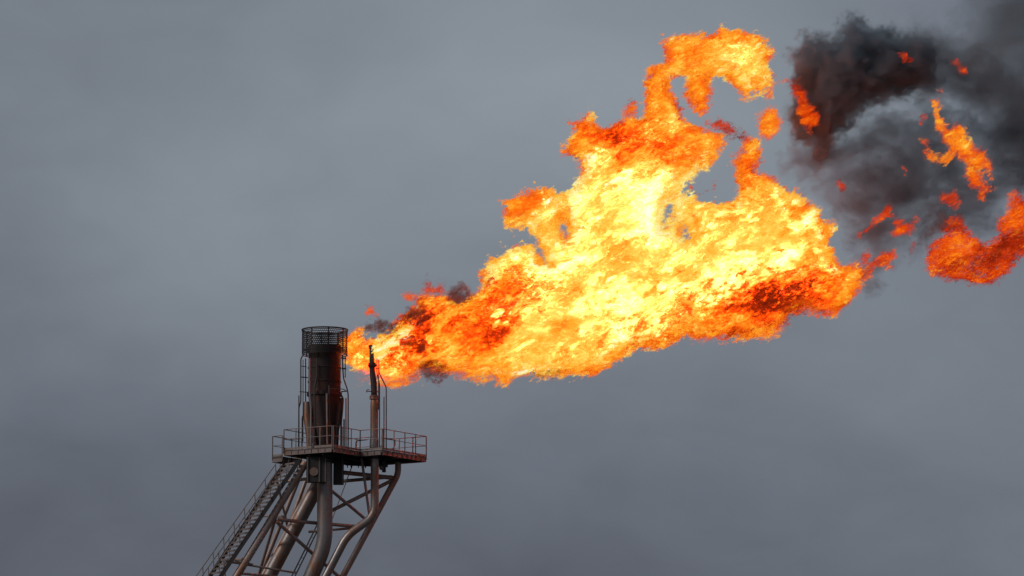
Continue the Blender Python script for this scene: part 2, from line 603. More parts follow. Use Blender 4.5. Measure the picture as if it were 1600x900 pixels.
# riser below the deck, down to the ground
r0, r1, r2 = P(507.5, 704, 0.2), P(507.5, 852, 0.2), P(484, 906, 0.5)
re = to_ground(r1, r2)
mb = MB(); mb.tube(fillet([r0, r1, re], 0.8, 10), 0.405, 32); mb.build('riser', M_PIPE, stack)
d_ = (re - r1).normalized()
for c, d in ((P(507.5, 838, 0.2), Vector((0, 0, 1))), (r1 + d_ * 0.75, d_), (P(507.5, 772, 0.2), Vector((0, 0, 1)))):
    collar(c, d, 0.413, 0.012, 'weld_band', stack, M_PIPE)
collar(P(507.5, 718, 0.2), Vector((0, 0, 1)), 0.50, 0.05, 'flange', stack, M_DARK)
collar(P(507.5, 722, 0.2), Vector((0, 0, 1)), 0.50, 0.04, 'flange', stack, M_DARK)

# ------------------------------------------------------------------ pilot flare stack
YP = 0.4
pil = thing('pilot_flare_stack', 'slim grey flare stack with a darker top, right of the wide sooty stack', 'flare stack', (P(584, 700, YP).x, YP, ZD))
px_ = P(584.5, 700, YP).x
pc = Vector((px_, YP, 0))
z = lambda py: P(584, py, YP).z
mb = MB()
mb.lathe(pc, [(0.235, z(700)), (0.235, z(690)), (0.205, z(684)), (0.205, z(640)), (0.215, z(636)), (0.20, z(628)), (0.17, z(623)), (0.17, z(621))], 32)
mb.build('lower_barrel', M_PIPE, pil)
ux = P(581.3, 560, YP).x
uc = Vector((ux, YP, 0))
mb = MB()
mb.tube([Vector((px_ - 0.01, YP, z(621))), Vector((px_ - 0.03, YP, z(600))), Vector((ux, YP, z(575))), Vector((ux - 0.03, YP, z(548))), Vector((ux - 0.04, YP, z(541)))], 0.15, 24,
        radii=[0.165, 0.165, 0.15, 0.125, 0.125])
mb.build('upper_barrel', M_LINE, pil)
mb = MB()
mb.lathe(Vector((px_ - 0.01, YP, 0)), [(0.15, z(624)), (0.25, z(624)), (0.25, z(621)), (0.15, z(621))], 28)
mb.lathe(Vector((px_ - 0.01, YP, 0)), [(0.15, z(620.4)), (0.24, z(620.4)), (0.24, z(618.4)), (0.15, z(618.4))], 28)
mb.build('flange', M_PIPE, pil)
mb = MB()
mb.lathe(Vector((ux + 0.01, YP, 0)), [(0.12, z(574)), (0.2, z(574)), (0.23, z(571)), (0.2, z(567)), (0.12, z(566))], 24)
mb.build('collar', M_BURNT, pil)
mb = MB(); mb.tube([Vector((ux - 0.04, YP, z(545))), Vector((ux - 0.04, YP, z(539.5)))], 0.15, 20, radii=[0.15, 0.15]); mb.build('tip', M_BURNT, pil)
line(pil, [(589, 560), (589, 583), (593, 600), (593, ZB)], 0.03, 0.3)
line(pil, [(592, 562), (592, 582), (603.5, 605), (603.5, ZB - 2)], 0.03, 0.25)
line(pil, [(591.5, 556), (591.5, 640)], 0.022, 0.5)
line(pil, [(600, 620), (600, ZB - 2)], 0.03, 0.5, mat=M_PIPE)
line(pil, [(572, 611), (584, 612), (593, 612)], 0.025, 0.1, 'line_clamp')
line(pil, [(573, 613.5), (573, 609.5), (577, 608)], 0.02, 0.1, 'line_clamp')
line(pil, [(584, 576), (593, 576)], 0.025, 0.3, 'line_clamp')
line(pil, [(594, 700), (599, 690), (596, 682)], 0.025, 0.3, 'line_clamp')
# deck piping by the stack
line(pil, [(597, 685), (617, 686), (617, 697), (613, 702)], 0.03, 0.6)
line(pil, [(556, 700), (556, 689), (574, 687)], 0.025, 0.2)
# riser with its two bends
q = [P(585.5, 704, 0.3), P(585.5, 806, 0.3), P(542, 837, 0.2), P(511, 897, 0.3)]
qe = to_ground(q[2], q[3])
mb = MB(); mb.tube(fillet(q[:3] + [qe], 0.55, 9), 0.215, 26); mb.build('riser', M_PIPE, pil)
dq = (qe - q[2]).normalized()
for c, d in ((P(585.5, 795, 0.3), Vector((0, 0, 1))), (q[2] + dq * 0.55, dq), (P(549, 832, 0.2), q[2] - q[1])):
    collar(c, d, 0.222, 0.012, 'weld_band', pil, M_PIPE)
collar(P(585.5, 716, 0.3), Vector((0, 0, 1)), 0.30, 0.035, 'flange', pil, M_DARK)
collar(P(585.5, 711, 0.3), Vector((0, 0, 1)), 0.42, 0.03, 'flange', pil, M_DARK)

# ------------------------------------------------------------------ fat duct behind the riser
duct = thing('gas_duct', 'fat inclined grey gas duct running up behind the vertical riser pipe', 'pipe', to_ground(P(500, 752, 1.2), P(420, 900, 1.8)))
a, b = P(502, 748, 1.2), P(421, 900, 1.8)
mb = MB(); mb.tube([a, to_ground(a, b)], 0.37, 30); mb.build('duct_tube', M_PIPE, duct)
for s in (0.13, 0.3):
    c = lerp(a, to_ground(a, b), s * 0.6); collar(c, b - a, 0.378, 0.015, 'weld_band', duct, M_PIPE)

# ------------------------------------------------------------------ equipment under the deck
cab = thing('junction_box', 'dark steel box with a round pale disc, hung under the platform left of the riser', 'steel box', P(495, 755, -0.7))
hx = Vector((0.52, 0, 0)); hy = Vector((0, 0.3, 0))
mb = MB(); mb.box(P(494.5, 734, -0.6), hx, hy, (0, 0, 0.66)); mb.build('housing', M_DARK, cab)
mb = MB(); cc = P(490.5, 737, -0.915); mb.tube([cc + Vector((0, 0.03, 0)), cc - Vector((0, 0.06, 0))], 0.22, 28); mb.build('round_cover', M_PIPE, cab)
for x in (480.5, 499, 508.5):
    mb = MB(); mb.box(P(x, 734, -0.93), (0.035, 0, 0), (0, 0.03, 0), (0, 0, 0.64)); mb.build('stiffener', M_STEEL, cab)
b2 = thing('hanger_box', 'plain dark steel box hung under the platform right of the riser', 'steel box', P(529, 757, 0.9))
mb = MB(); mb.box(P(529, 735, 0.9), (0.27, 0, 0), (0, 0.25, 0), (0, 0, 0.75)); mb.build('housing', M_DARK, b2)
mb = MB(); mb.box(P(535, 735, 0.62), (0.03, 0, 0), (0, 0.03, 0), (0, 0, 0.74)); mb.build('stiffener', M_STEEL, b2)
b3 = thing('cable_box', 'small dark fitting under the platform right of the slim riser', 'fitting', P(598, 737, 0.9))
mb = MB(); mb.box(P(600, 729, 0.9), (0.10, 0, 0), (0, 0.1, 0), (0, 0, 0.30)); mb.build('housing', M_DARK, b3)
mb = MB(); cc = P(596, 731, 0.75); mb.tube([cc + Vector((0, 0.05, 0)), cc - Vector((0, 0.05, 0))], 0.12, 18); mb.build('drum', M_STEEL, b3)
for i, x in enumerate((543, 549, 560, 571)):
    o = MB(); o.bar(P(x, 722, 1.6), P(x, 731, 1.6), 0.05 + 0.03 * (i % 2), 0.05, up=(0, 1, 0)); o.build('bracket_stub', M_DARK, plat)
mb = MB(); mb.channel(P(540, 724, 2.2), P(606, 727, 2.2), 0.22, 0.1); mb.build('floor_beam', M_DARK, plat)

# narrow cable ladder low behind the brace
lad = thing('cable_ladder', 'narrow cable ladder of two rails leaning low beside the fat duct', 'ladder', to_ground(P(495, 828, 2.9), P(460, 898, 2.9)))
a0, a1 = P(499, 813, 2.9), to_ground(P(492.5, 826, 2.9), P(458, 896, 2.9))
off = Vector((0.17, 0, 0))
for k in (0, 1):
    mb = MB(); mb.bar(a0 + off * k, a1 + off * k, 0.03, 0.07); mb.build('rail', M_RAIL, lad)
mb = MB()
nr = 60
for k in range(nr):
    c = lerp(a0, a1, (k + 0.5) / nr); mb.tube([c, c + off], 0.014, 6)
mb.build('rungs', M_RAIL, lad)

# ------------------------------------------------------------------ stair
st = thing('staircase', 'long steep open steel stair with handrails climbing from lower left to the platform', 'staircase', P(400, 800, -0.5))
n1a, n1b = P(449, 719, -0.1), P(335, 890, -0.3)       # far/left stringer
n2a, n2b = P(467, 720, -1.0), P(352, 890, -1.2)       # near/right stringer
K = 2.0                                              # how far below the picture the flight runs on
s1 = lerp(n1a, n1b, K); s2 = lerp(n2a, n2b, K)
for a, b in ((n1a, s1), (n2a, s2)):
    mb = MB(); mb.bar(a, b, 0.05, 0.22); mb.build('stringer', M_LINE, st)
NT_ = int(25 * K)
for k in range(NT_):
    s = (k + 0.6) / NT_
    a, b = lerp(n1a, s1, s), lerp(n2a, s2, s)
    b.z = a.z = (a.z + b.z) / 2
    mb = MB()
    e = Vector((-0.115, -0.03, 0))
    mb.box((a + b) / 2, (b - a) / 2 * 0.97, e, (0, 0, 0.014))
    mb.box((a + b) / 2 + Vector((0.0, 0, -0.05)) + e, (b - a) / 2 * 0.97, (0.006, 0, 0), (0, 0, 0.04))
    mb.build('tread', M_RAIL, st)
# outer and inner handrails on their posts
for (pa, pb, dy) in ((P(433, 722, -0.4), P(303, 905, -0.6), 0), (P(440, 727, -1.1), P(312, 905, -1.3), 1)):
    e = lerp(pa, pb, K)
    hr = MB(); hr.tube([pa, e], 0.026, 8); o = hr.build('handrail', M_RAIL, st)
    hr = MB(); hr.tube([pa - Vector((0, 0, 0.45)), e - Vector((0, 0, 0.45))], 0.02, 8); hr.build('knee_rail', M_RAIL, o)
    n = int(8.2 * K)
    for k in range(n):
        c = lerp(pa, e, (k + 0.15) / n)
        mb = MB(); mb.bar(c + Vector((0, 0, 0.02)), c - Vector((-0.05, 0, 1.0)), 0.045, 0.045, up=(0, 1, 0)); mb.build('post', M_RAIL, o)
# lower landing of the flight
mb = MB(); c = (s1 + s2) / 2; mb.box(c + Vector((-0.7, 0, 0)), (0.9, 0, 0), (0, 0.7, 0), (0, 0, 0.04)); mb.build('lower_landing', M_DARK, st)
mb = MB(); mb.tube([c + Vector((-0.7, 0, 0)), Vector((c.x - 0.7, c.y, 0))], 0.12, 12); mb.build('support_post', M_STEEL, st)
# outrigger that carries the flight
brace(P(349, 876, 0.2), P(352, 905, 0.2), 0.05, 'outrigger')
brace(P(345, 874, -0.3), P(395, 882, -0.8), 0.05, 'outrigger')
# small clutter at the stair head: hooked pipes
hk = thing('looped_hoses', 'tangle of thin dark hoses hanging at the stair head under the landing', 'hoses', P(455, 740, -0.3))
random.seed(4)
for k in range(9):
    x = 441 + k * 3.6
    y = 716 + random.random() * 6
    pts = [P(x, y, -0.2), P(x - 5 + random.random() * 4, y + 12, -0.3), P(x + 1, y + 22 + random.random() * 8, -0.2), P(x + 6, y + 12, -0.1)]
    mb = MB(); mb.tube(fillet(pts, 0.2, 5), 0.018, 6); mb.build('hose', M_RAIL if k % 2 else M_DARK, hk)

#FIRE#
# ------------------------------------------------------------------ turbulent bodies: flame and smoke
import openvdb as vdb

FLOW = rad(22)                                   # the wind carries the flame up and to the right


def spectral(shape, vox, L0, beta, seed, flow=FLOW, stretch=1.8, hi=0.0):
    """Gaussian turbulence on a grid (x, y, z), outer scale L0 metres, longer along the flow"""
    rng = np.random.default_rng(seed)
    g = rng.standard_normal(shape, dtype=np.float32)
    G = np.fft.rfftn(g)
    kx = np.fft.fftfreq(shape[0], vox)[:, None, None]
    ky = np.fft.fftfreq(shape[1], vox)[None, :, None]
    kz = np.fft.rfftfreq(shape[2], vox)[None, None, :]
    c, s = math.cos(flow), math.sin(flow)
    ku, kv = (kx * c + kz * s) * stretch, -kx * s + kz * c
    k2 = ku ** 2 + kv ** 2 + ky ** 2
    G *= (1.0 / L0 ** 2 + k2) ** (-beta / 2)
    if hi: G *= np.exp(-k2 * hi ** 2)
    G[0, 0, 0] = 0
    r = np.fft.irfftn(G, s=shape, axes=(0, 1, 2)).astype(np.float32)
    return r / r.std()


def good(n):
    while True:
        m_ = n
        for p_ in (2, 3, 5):
            while m_ % p_ == 0: m_ //= p_
        if m_ == 1: return n
        n += 1


def sdf2(poly, X2, Z2):
    """distance to the closed outline, positive inside"""
    d2 = np.full(X2.shape, 1e9, np.float32)
    ins = np.zeros(X2.shape, bool)
    n = len(poly)
    for i in range(n):
        x0, z0_ = poly[i]; x1, z1_ = poly[(i + 1) % n]
        dx, dz = x1 - x0, z1_ - z0_
        l2 = dx * dx + dz * dz + 1e-9
        tt = np.clip(((X2 - x0) * dx + (Z2 - z0_) * dz) / l2, 0, 1)
        d2 = np.minimum(d2, (X2 - x0 - tt * dx) ** 2 + (Z2 - z0_ - tt * dz) ** 2)
        cr = (z0_ > Z2) != (z1_ > Z2)
        xi = x0 + (Z2 - z0_) * dx / (dz if abs(dz) > 1e-9 else 1e-9)
        ins ^= cr & (X2 < xi)
    d = np.sqrt(d2)
    return np.where(ins, d, -d).astype(np.float32)


def bilin(a, fx, fz):
    fx = np.clip(fx, 0, a.shape[0] - 1.001); fz = np.clip(fz, 0, a.shape[1] - 1.001)
    ix = fx.astype(np.int32); iz = fz.astype(np.int32)
    tx = fx - ix; tz = fz - iz
    return (a[ix, iz] * (1 - tx) + a[ix + 1, iz] * tx) * (1 - tz) + (a[ix, iz + 1] * (1 - tx) + a[ix + 1, iz + 1] * tx) * tz


def gauss(x, z, blobs, Y0):
    """sum of tilted soft patches; each (px, py, rx, ry, angle, amount), radii in photo pixels"""
    h = np.zeros(x.shape, np.float32)
    for (bx, by, rx, ry, an, am) in blobs:
        c = P(bx, by, Y0)
        ca, sa = math.cos(rad(an)), math.sin(rad(an))
        dx, dz = x - c.x, z - c.z
        u = (dx * ca + dz * sa) * 30 / rx
        v = (-dx * sa + dz * ca) * 30 / ry
        h += am * np.exp(-(u * u + v * v))
    return h


def body(root, outline, holes, R, Y0, vox, warp, fine, seed, shells, jet=False, hwarp=0.5, rag=0.06, erode=None, base_loss=0.0, heat=None, flow=FLOW, stretch=1.8, blobs=None, L0=1.6, beta=2.0, shrink=0.0, wander=0.35):
    """nested skins of one turbulent body whose side view follows the outline
    shells: list of (name, level, material, label)"""
    w2 = [(P(x, y, Y0).x, P(x, y, Y0).z) for x, y in outline]
    hs = [[(P(x, y, Y0).x, P(x, y, Y0).z) for x, y in h] for h in holes]
    xs = [p_[0] for p_ in w2]; zs = [p_[1] for p_ in w2]
    pad = 0.5 + warp
    ox, oz = min(xs) - pad, min(zs) - pad
    nx = good(int((max(xs) + pad - ox) / vox)); nz = good(int((max(zs) + pad - oz) / vox))
    X2, Z2 = np.meshgrid(ox + np.arange(nx) * vox, oz + np.arange(nz) * vox, indexing='ij')
    q = sdf2(w2, X2, Z2)
    for h in hs: q = np.minimum(q, -sdf2(h, X2, Z2))
    thick = min(R, float(q.max()))
    Ry = math.sqrt(max(thick * (2 * R - thick), 0.01))
    ny = good(int((2 * Ry + 2 * pad) / vox)); oy = Y0 - ny * vox / 2
    shp = (nx, ny, nz)
    wx = spectral(shp, vox, L0, beta, seed, flow, stretch)
    wz = spectral(shp, vox, L0, beta, seed + 1, flow, stretch)
    fn = spectral(shp, vox, L0 * 0.45, beta * 0.9, seed + 2, flow, stretch * 1.15)
    gi = np.arange(nx, dtype=np.float32)[:, None, None]; gk = np.arange(nz, dtype=np.float32)[None, None, :]
    qq = bilin(q, gi + wx * (warp / vox), gk + wz * (warp / vox))
    del wz
    yy = (oy + np.arange(ny, dtype=np.float32) * vox - Y0)[None, :, None] + wx * wander
    if jet:                                       # the root of the flame is narrow and blows past behind the slim stack
        sx = (ox + gi * vox - P(541, 545).x) / 7.5
        sx = np.clip(sx, 0, 1); sx = sx * sx * (3 - 2 * sx)
        yy = (yy - 1.0 * (1 - sx)) / (0.42 + 0.58 * sx)
    th = spectral(shp, vox, 0.5, beta * 0.85, seed + 5, flow, stretch * 1.6)
    qq = qq - np.maximum(np.abs(th) - 0.5, 0) * rag * 2.4 + rag * 0.4 - 0.03
    del th
    rq = np.maximum(R - qq, 0)
    F = R - np.sqrt(rq * rq + yy * yy)
    F = np.where(qq < -0.3, qq, F) - np.abs(fn) * fine + fine * 0.45 - shrink
    F = F.astype(np.float32)
    F[0] = F[-1] = -1; F[:, 0] = F[:, -1] = -1; F[:, :, 0] = F[:, :, -1] = -1
    base = Vector(root.location) if root else Vector((0, 0, 0))
    grid = vdb.FloatGrid(2.0)
    grid.copyFromArray(-F)
    out = []
    for (nm, lev, mat, lab) in shells:
        pts, quads = grid.convertToQuads(isovalue=-lev)
        if len(pts) == 0: continue
        pts = pts.astype(np.float32) * vox + np.array([ox, oy, oz], np.float32)
        fx, fz = (pts[:, 0] - ox) / vox, (pts[:, 2] - oz) / vox
        me = bpy.data.meshes.new(nm)
        nv_, nf = len(pts), len(quads)
        me.vertices.add(nv_)
        me.vertices.foreach_set('co', (pts - np.array(base, np.float32)).ravel())
        me.loops.add(nf * 4)
        me.loops.foreach_set('vertex_index', quads.astype(np.int32).ravel())
        me.polygons.add(nf)
        me.polygons.foreach_set('loop_start', np.arange(nf, dtype=np.int32) * 4)
        me.polygons.foreach_set('use_smooth', np.ones(nf, bool))
        me.update(calc_edges=True)
        at = me.attributes.new('skin_depth', 'FLOAT', 'POINT')
        at.data.foreach_set('value', bilin(q, fx, fz).astype(np.float32))
        if blobs is not None:
            at = me.attributes.new('burn_level', 'FLOAT', 'POINT')
            gx = np.clip(fx.astype(int), 0, nx - 1); gy = np.clip(((pts[:, 1] - oy) / vox).astype(int), 0, ny - 1); gz = np.clip(fz.astype(int), 0, nz - 1)
            hv = gauss(pts[:, 0] + wx[gx, gy, gz] * hwarp, pts[:, 2] + fn[gx, gy, gz] * hwarp * 0.6, blobs, Y0) + heat
            hv = np.where(hv > 0.64, 0.64 + 0.16 * np.tanh((hv - 0.64) / 0.3), hv)
            at.data.foreach_set('value', hv.astype(np.float32))
        if blobs is not None:
            at = me.attributes.new('gas_loss', 'FLOAT', 'POINT')
            gl = gauss(pts[:, 0], pts[:, 2], erode or [], Y0) + base_loss - np.clip(bilin(q, fx, fz), -0.3, 1.0) * 0.10
            at.data.foreach_set('value', gl.astype(np.float32))
        me.materials.append(mat)
        o = bpy.data.objects.new(nm, me)
        COL.objects.link(o)
        o.parent = root
        if lab: o['label'] = lab
        out.append(o)
        print(nm, shp, nv_)
    return out


# colour of burning gas by temperature (linear values of the flame's own light)
FIRE = [(0.00, srgb(112, 28, 8)), (0.14, srgb(160, 34, 8)), (0.28, srgb(222, 60, 8)), (0.42, srgb(248, 104, 14)), (0.55, srgb(255, 150, 28)),
        (0.68, srgb(255, 190, 58)), (0.80, srgb(255, 226, 105)), (0.91, srgb(255, 246, 160)), (1.0, srgb(255, 254, 214))]


def fire_material(name, lo, hi, opac, bias=0.0, fil=0.3, freq=1.0, face=1.5, hdr_k=1.0, flow=FLOW):
    """one skin of the flame: lo..hi is where the streaks of burning gas begin and become opaque"""
    m, t = new_mat(name)
    pos = t.n('ShaderNodeNewGeometry').outputs['Position']
    rot = t.n('ShaderNodeVectorRotate', {'Vector': pos, 'Axis': (0, 1, 0), 'Angle': flow}, rotation_type='AXIS_ANGLE').outputs[0]
    sv = t.vm('MULTIPLY', rot, (0.50 * freq, 1.0 * freq, 1.0 * freq))
    wc = t.noise(sv, 0.42, 3, 0.5, color=True)
    p1 = t.vm('ADD', sv, t.vm('MULTIPLY', t.vm('SUBTRACT', wc, (0.5,) * 3), (3.6,) * 3))
    wc2 = t.noise(p1, 1.3, 3, 0.55, color=True)
    p2 = t.vm('ADD', p1, t.vm('MULTIPLY', t.vm('SUBTRACT', wc2, (0.5,) * 3), (1.1,) * 3))
    big = t.noise(p1, 0.62, 4, 0.55)
    mid = t.noise(p2, 1.4, 6, 0.60)
    fine = t.noise(t.vm('MULTIPLY', p2, (0.38, 1, 1)), 4.6, 4, 0.6)
    f1 = t.m('ABSOLUTE', t.m('SUBTRACT', t.noise(t.vm('MULTIPLY', p2, (0.42, 1, 1)), 2.7, 3, 0.55), 0.5))
    f2 = t.m('ABSOLUTE', t.m('SUBTRACT', fine, 0.5))
    line1 = t.m('SUBTRACT', 1.0, t.step(f1, 0.0, 0.045))
    line2 = t.m('SUBTRACT', 1.0, t.step(f2, 0.0, 0.06))
    lines = t.m('MAXIMUM', line1, t.m('MULTIPLY', line2, 0.8))
    rough_ = t.lin(t.noise(p1, 0.45, 2, 0.5), 0.38, 0.62, 0.35, 1.0)                  # some sheets are glassy, others full of threads
    heat = t.n('ShaderNodeAttribute', attribute_name='burn_level').outputs['Fac']
    edge = t.n('ShaderNodeAttribute', attribute_name='skin_depth').outputs['Fac']
    gas = t.n('ShaderNodeAttribute', attribute_name='gas_loss').outputs['Fac']
    T = t.m('ADD', heat, bias)
    T = t.m('ADD', T, t.m('MULTIPLY', t.m('SUBTRACT', big, 0.5), 1.2))
    calm = t.lin(edge, 0.4, 2.2, 1.0, 0.55)                                  # the thick heart varies less than the torn skin
    T = t.m('ADD', T, t.m('MULTIPLY', t.m('SUBTRACT', mid, 0.5), t.m('MULTIPLY', calm, 1.15)))
    T = t.m('ADD', T, t.m('MULTIPLY', t.m('SUBTRACT', fine, 0.5), t.m('MULTIPLY', t.m('MULTIPLY', rough_, calm), 0.66)))
    T = t.m('ADD', T, t.m('MULTIPLY', lines, t.m('MULTIPLY', rough_, 0.26)))
    T = t.m('SUBTRACT', T, t.lin(edge, 0.0, 0.6, 0.11 if hdr_k else 0.03, 0.0))
    T = t.m('SUBTRACT', T, t.m('MULTIPLY', t.m('MAXIMUM', gas, 0.0), 0.9))
    Tc = t.m('MAXIMUM', t.m('MINIMUM', T, 1.0), 0.0)
    col = t.ramp(Tc, FIRE)
    deep = t.m('MULTIPLY', t.step(edge, 0.25, 0.9), hdr_k)          # the thick heart shines far brighter than the film can hold
    hr = t.m('ADD', 1.0, t.m('MULTIPLY', t.m('MULTIPLY', t.step(Tc, 0.3, 0.8), deep), 13.0))
    hg = t.m('ADD', 1.0, t.m('MULTIPLY', t.m('MULTIPLY', t.step(Tc, 0.78, 1.0), deep), 2.5))
    hb = t.m('ADD', 1.0, t.m('MULTIPLY', t.m('MULTIPLY', t.step(Tc, 0.82, 1.0), deep), 0.35))
    em = t.n('ShaderNodeEmission', {'Color': t.vm('MULTIPLY', col, t.n('ShaderNodeCombineXYZ', {0: hr, 1: hg, 2: hb}).outputs[0]), 'Strength': 1.0})
    lw = t.n('ShaderNodeLayerWeight', {'Blend': 0.5}).outputs['Facing']
    s_ = t.m('ADD', t.m('MULTIPLY', mid, 0.65), t.m('MULTIPLY', big, 0.35))
    s_ = t.m('ADD', s_, t.m('MULTIPLY', t.m('SUBTRACT', fine, 0.5), 0.30))
    s_ = t.m('ADD', s_, t.m('MULTIPLY', lines, fil * 0.25))
    s_ = t.m('SUBTRACT', s_, gas)
    a = t.m('MULTIPLY', t.step(s_, lo, hi), opac)
    a = t.m('MULTIPLY', a, t.m('POWER', t.m('SUBTRACT', 1.0, lw), face))
    tr = t.n('ShaderNodeBsdfTransparent')
    mx = t.n('ShaderNodeMixShader', {0: a, 1: tr.outputs[0], 2: em.outputs[0]})
    t.n('ShaderNodeOutputMaterial', {0: mx.outputs[0]})
    m.cycles.emission_sampling = 'NONE'
    return m


M_F0 = fire_material('flame_fringe', 0.44, 0.76, 0.68, -0.06, fil=1.3, face=0.7)
M_FH = fire_material('flame_haze', 0.42, 0.85, 0.40, -0.10, fil=1.0, face=0.6, hdr_k=0)
M_F1 = fire_material('flame_veil', 0.36, 0.70, 0.60, -0.03, fil=0.5, face=1.0)
M_F2 = fire_material('flame_sheet', 0.33, 0.60, 0.75, 0.0, fil=0.2, face=1.0)
M_F3 = fire_material('flame_body', 0.24, 0.50, 0.80, 0.02, fil=0.1, face=0.8)
M_F4 = fire_material('flame_core', -0.3, 0.0, 1.0, 0.05, fil=0.0, face=0.0)
M_W0 = fire_material('wisp_fringe', 0.50, 0.68, 0.75, -0.06, fil=0.8, freq=1.5, face=0.6, hdr_k=0)
M_W1 = fire_material('wisp_sheet', 0.38, 0.62, 0.70, 0.0, fil=0.4, freq=1.5, face=0.8, hdr_k=0)
M_W2 = fire_material('wisp_core', 0.30, 0.55, 0.80, 0.06, fil=0.2, freq=1.5, face=0.8, hdr_k=0)
FLAME_SKINS = [('flame_core', 1.15, M_F4, 'pale yellow heart of the flame'), ('flame_body', 0.72, M_F3, None), ('flame_sheet', 0.40, M_F2, None),
               ('flame_sheet', 0.20, M_F2, None), ('flame_veil', 0.06, M_F1, None), ('flame_veil', -0.02, M_F1, None), ('flame_fringe', -0.10, M_F0, 'lacy orange fringe of the flame'), ('flame_haze', -0.20, M_FH, None)]
WISP_SKINS = [('flame_core', 0.20, M_W2, None), ('flame_sheet', 0.07, M_W1, None), ('flame_fringe', -0.05, M_W0, None)]

OUT = [(541, 516), (556, 508), (573, 507), (566, 516), (585, 524), (600, 523), (614, 516), (616, 505), (626, 495), (636, 488), (641, 482), (655, 478), (648, 468),
       (650, 461), (662, 458), (680, 458), (697, 459), (705, 468), (715, 477), (728, 466), (735, 468), (741, 462), (748, 455), (756, 445), (761, 432), (767, 417),
       (773, 408), (785, 400), (796, 391), (811, 388), (821, 383), (832, 388), (841, 400), (846, 413), (855, 416), (847, 403), (841, 384), (833, 360), (824, 349),
       (814, 344), (805, 349), (797, 354), (791, 344), (787, 320), (799, 314), (816, 308), (834, 304), (837, 297), (849, 298), (867, 298), (875, 306), (887, 307),
       (895, 302), (902, 287), (909, 282), (908, 267), (909, 249), (904, 244), (893, 241), (882, 239), (879, 231), (884, 227), (893, 214), (898, 202), (904, 189),
       (913, 188), (920, 182), (925, 185), (927, 195), (938, 201), (950, 200), (960, 196), (980, 189), (1003, 190), (1008, 183), (1005, 163), (1007, 147),
       (1010, 130), (1023, 110), (1037, 107), (1037, 93), (1038, 77), (1048, 68), (1060, 62), (1067, 65), (1077, 57), (1093, 62), (1110, 55), (1118, 47),
       (1130, 48), (1140, 55), (1160, 54), (1177, 62), (1190, 72), (1203, 73), (1207, 82), (1202, 87), (1195, 90), (1197, 103), (1203, 120), (1207, 130),
       (1197, 140), (1188, 143), (1180, 138), (1177, 145), (1165, 147), (1157, 138), (1147, 133), (1137, 117), (1120, 115), (1108, 122), (1108, 137), (1113, 143),
       (1107, 153), (1103, 170), (1093, 175), (1088, 163), (1072, 158), (1073, 147), (1077, 133), (1082, 122), (1073, 120), (1060, 118), (1048, 123), (1043, 137),
       (1048, 150), (1057, 163), (1062, 177), (1068, 192), (1093, 203), (1110, 200), (1137, 217), (1133, 230), (1123, 240), (1113, 250), (1107, 262), (1093, 262),
       (1082, 263), (1083, 277), (1067, 277), (1065, 297), (1063, 310), (1080, 303), (1090, 315), (1107, 317), (1123, 320), (1140, 318), (1150, 316), (1151, 293),
       (1150, 273), (1149, 253), (1158, 237), (1171, 229), (1190, 227), (1191, 233), (1185, 248), (1185, 259), (1176, 264), (1181, 271), (1195, 272), (1209, 275),
       (1205, 283), (1217, 293), (1227, 299), (1234, 305), (1243, 307), (1247, 299), (1255, 312), (1259, 323), (1270, 324), (1281, 328), (1282, 344), (1293, 349),
       (1303, 341), (1297, 360), (1294, 373), (1299, 389), (1304, 396), (1301, 407), (1310, 418), (1320, 422), (1332, 419), (1336, 407), (1340, 418), (1352, 420),
       (1347, 436), (1340, 456), (1329, 473), (1313, 487), (1298, 491), (1287, 489), (1278, 487), (1264, 482), (1253, 481), (1242, 487), (1231, 493), (1224, 507),
       (1211, 516), (1196, 522), (1178, 523), (1156, 524), (1131, 528), (1113, 525), (1100, 523), (1067, 523), (1050, 533), (1030, 543), (1013, 545), (997, 542),
       (983, 550), (967, 560), (945, 571), (939, 581), (927, 584), (900, 581), (868, 584), (841, 585), (820, 587), (799, 592), (788, 597), (777, 592), (767, 584),
       (740, 589), (730, 587), (715, 583), (700, 585), (692, 580), (667, 572), (658, 576), (650, 589), (637, 593), (624, 600), (610, 603), (593, 599), (578, 595),
       (565, 599), (559, 593), (553, 585), (545, 578), (540, 566), (536, 552), (528, 548), (528, 522)]
HOLES = [[(1040, 318), (1050, 312), (1052, 330), (1044, 350), (1040, 368), (1034, 366), (1036, 340)],
         [(1058, 352), (1070, 348), (1078, 362), (1072, 378), (1062, 376)],
         [(878, 340), (884, 350), (888, 366), (882, 376), (874, 364), (876, 350)],
         ]
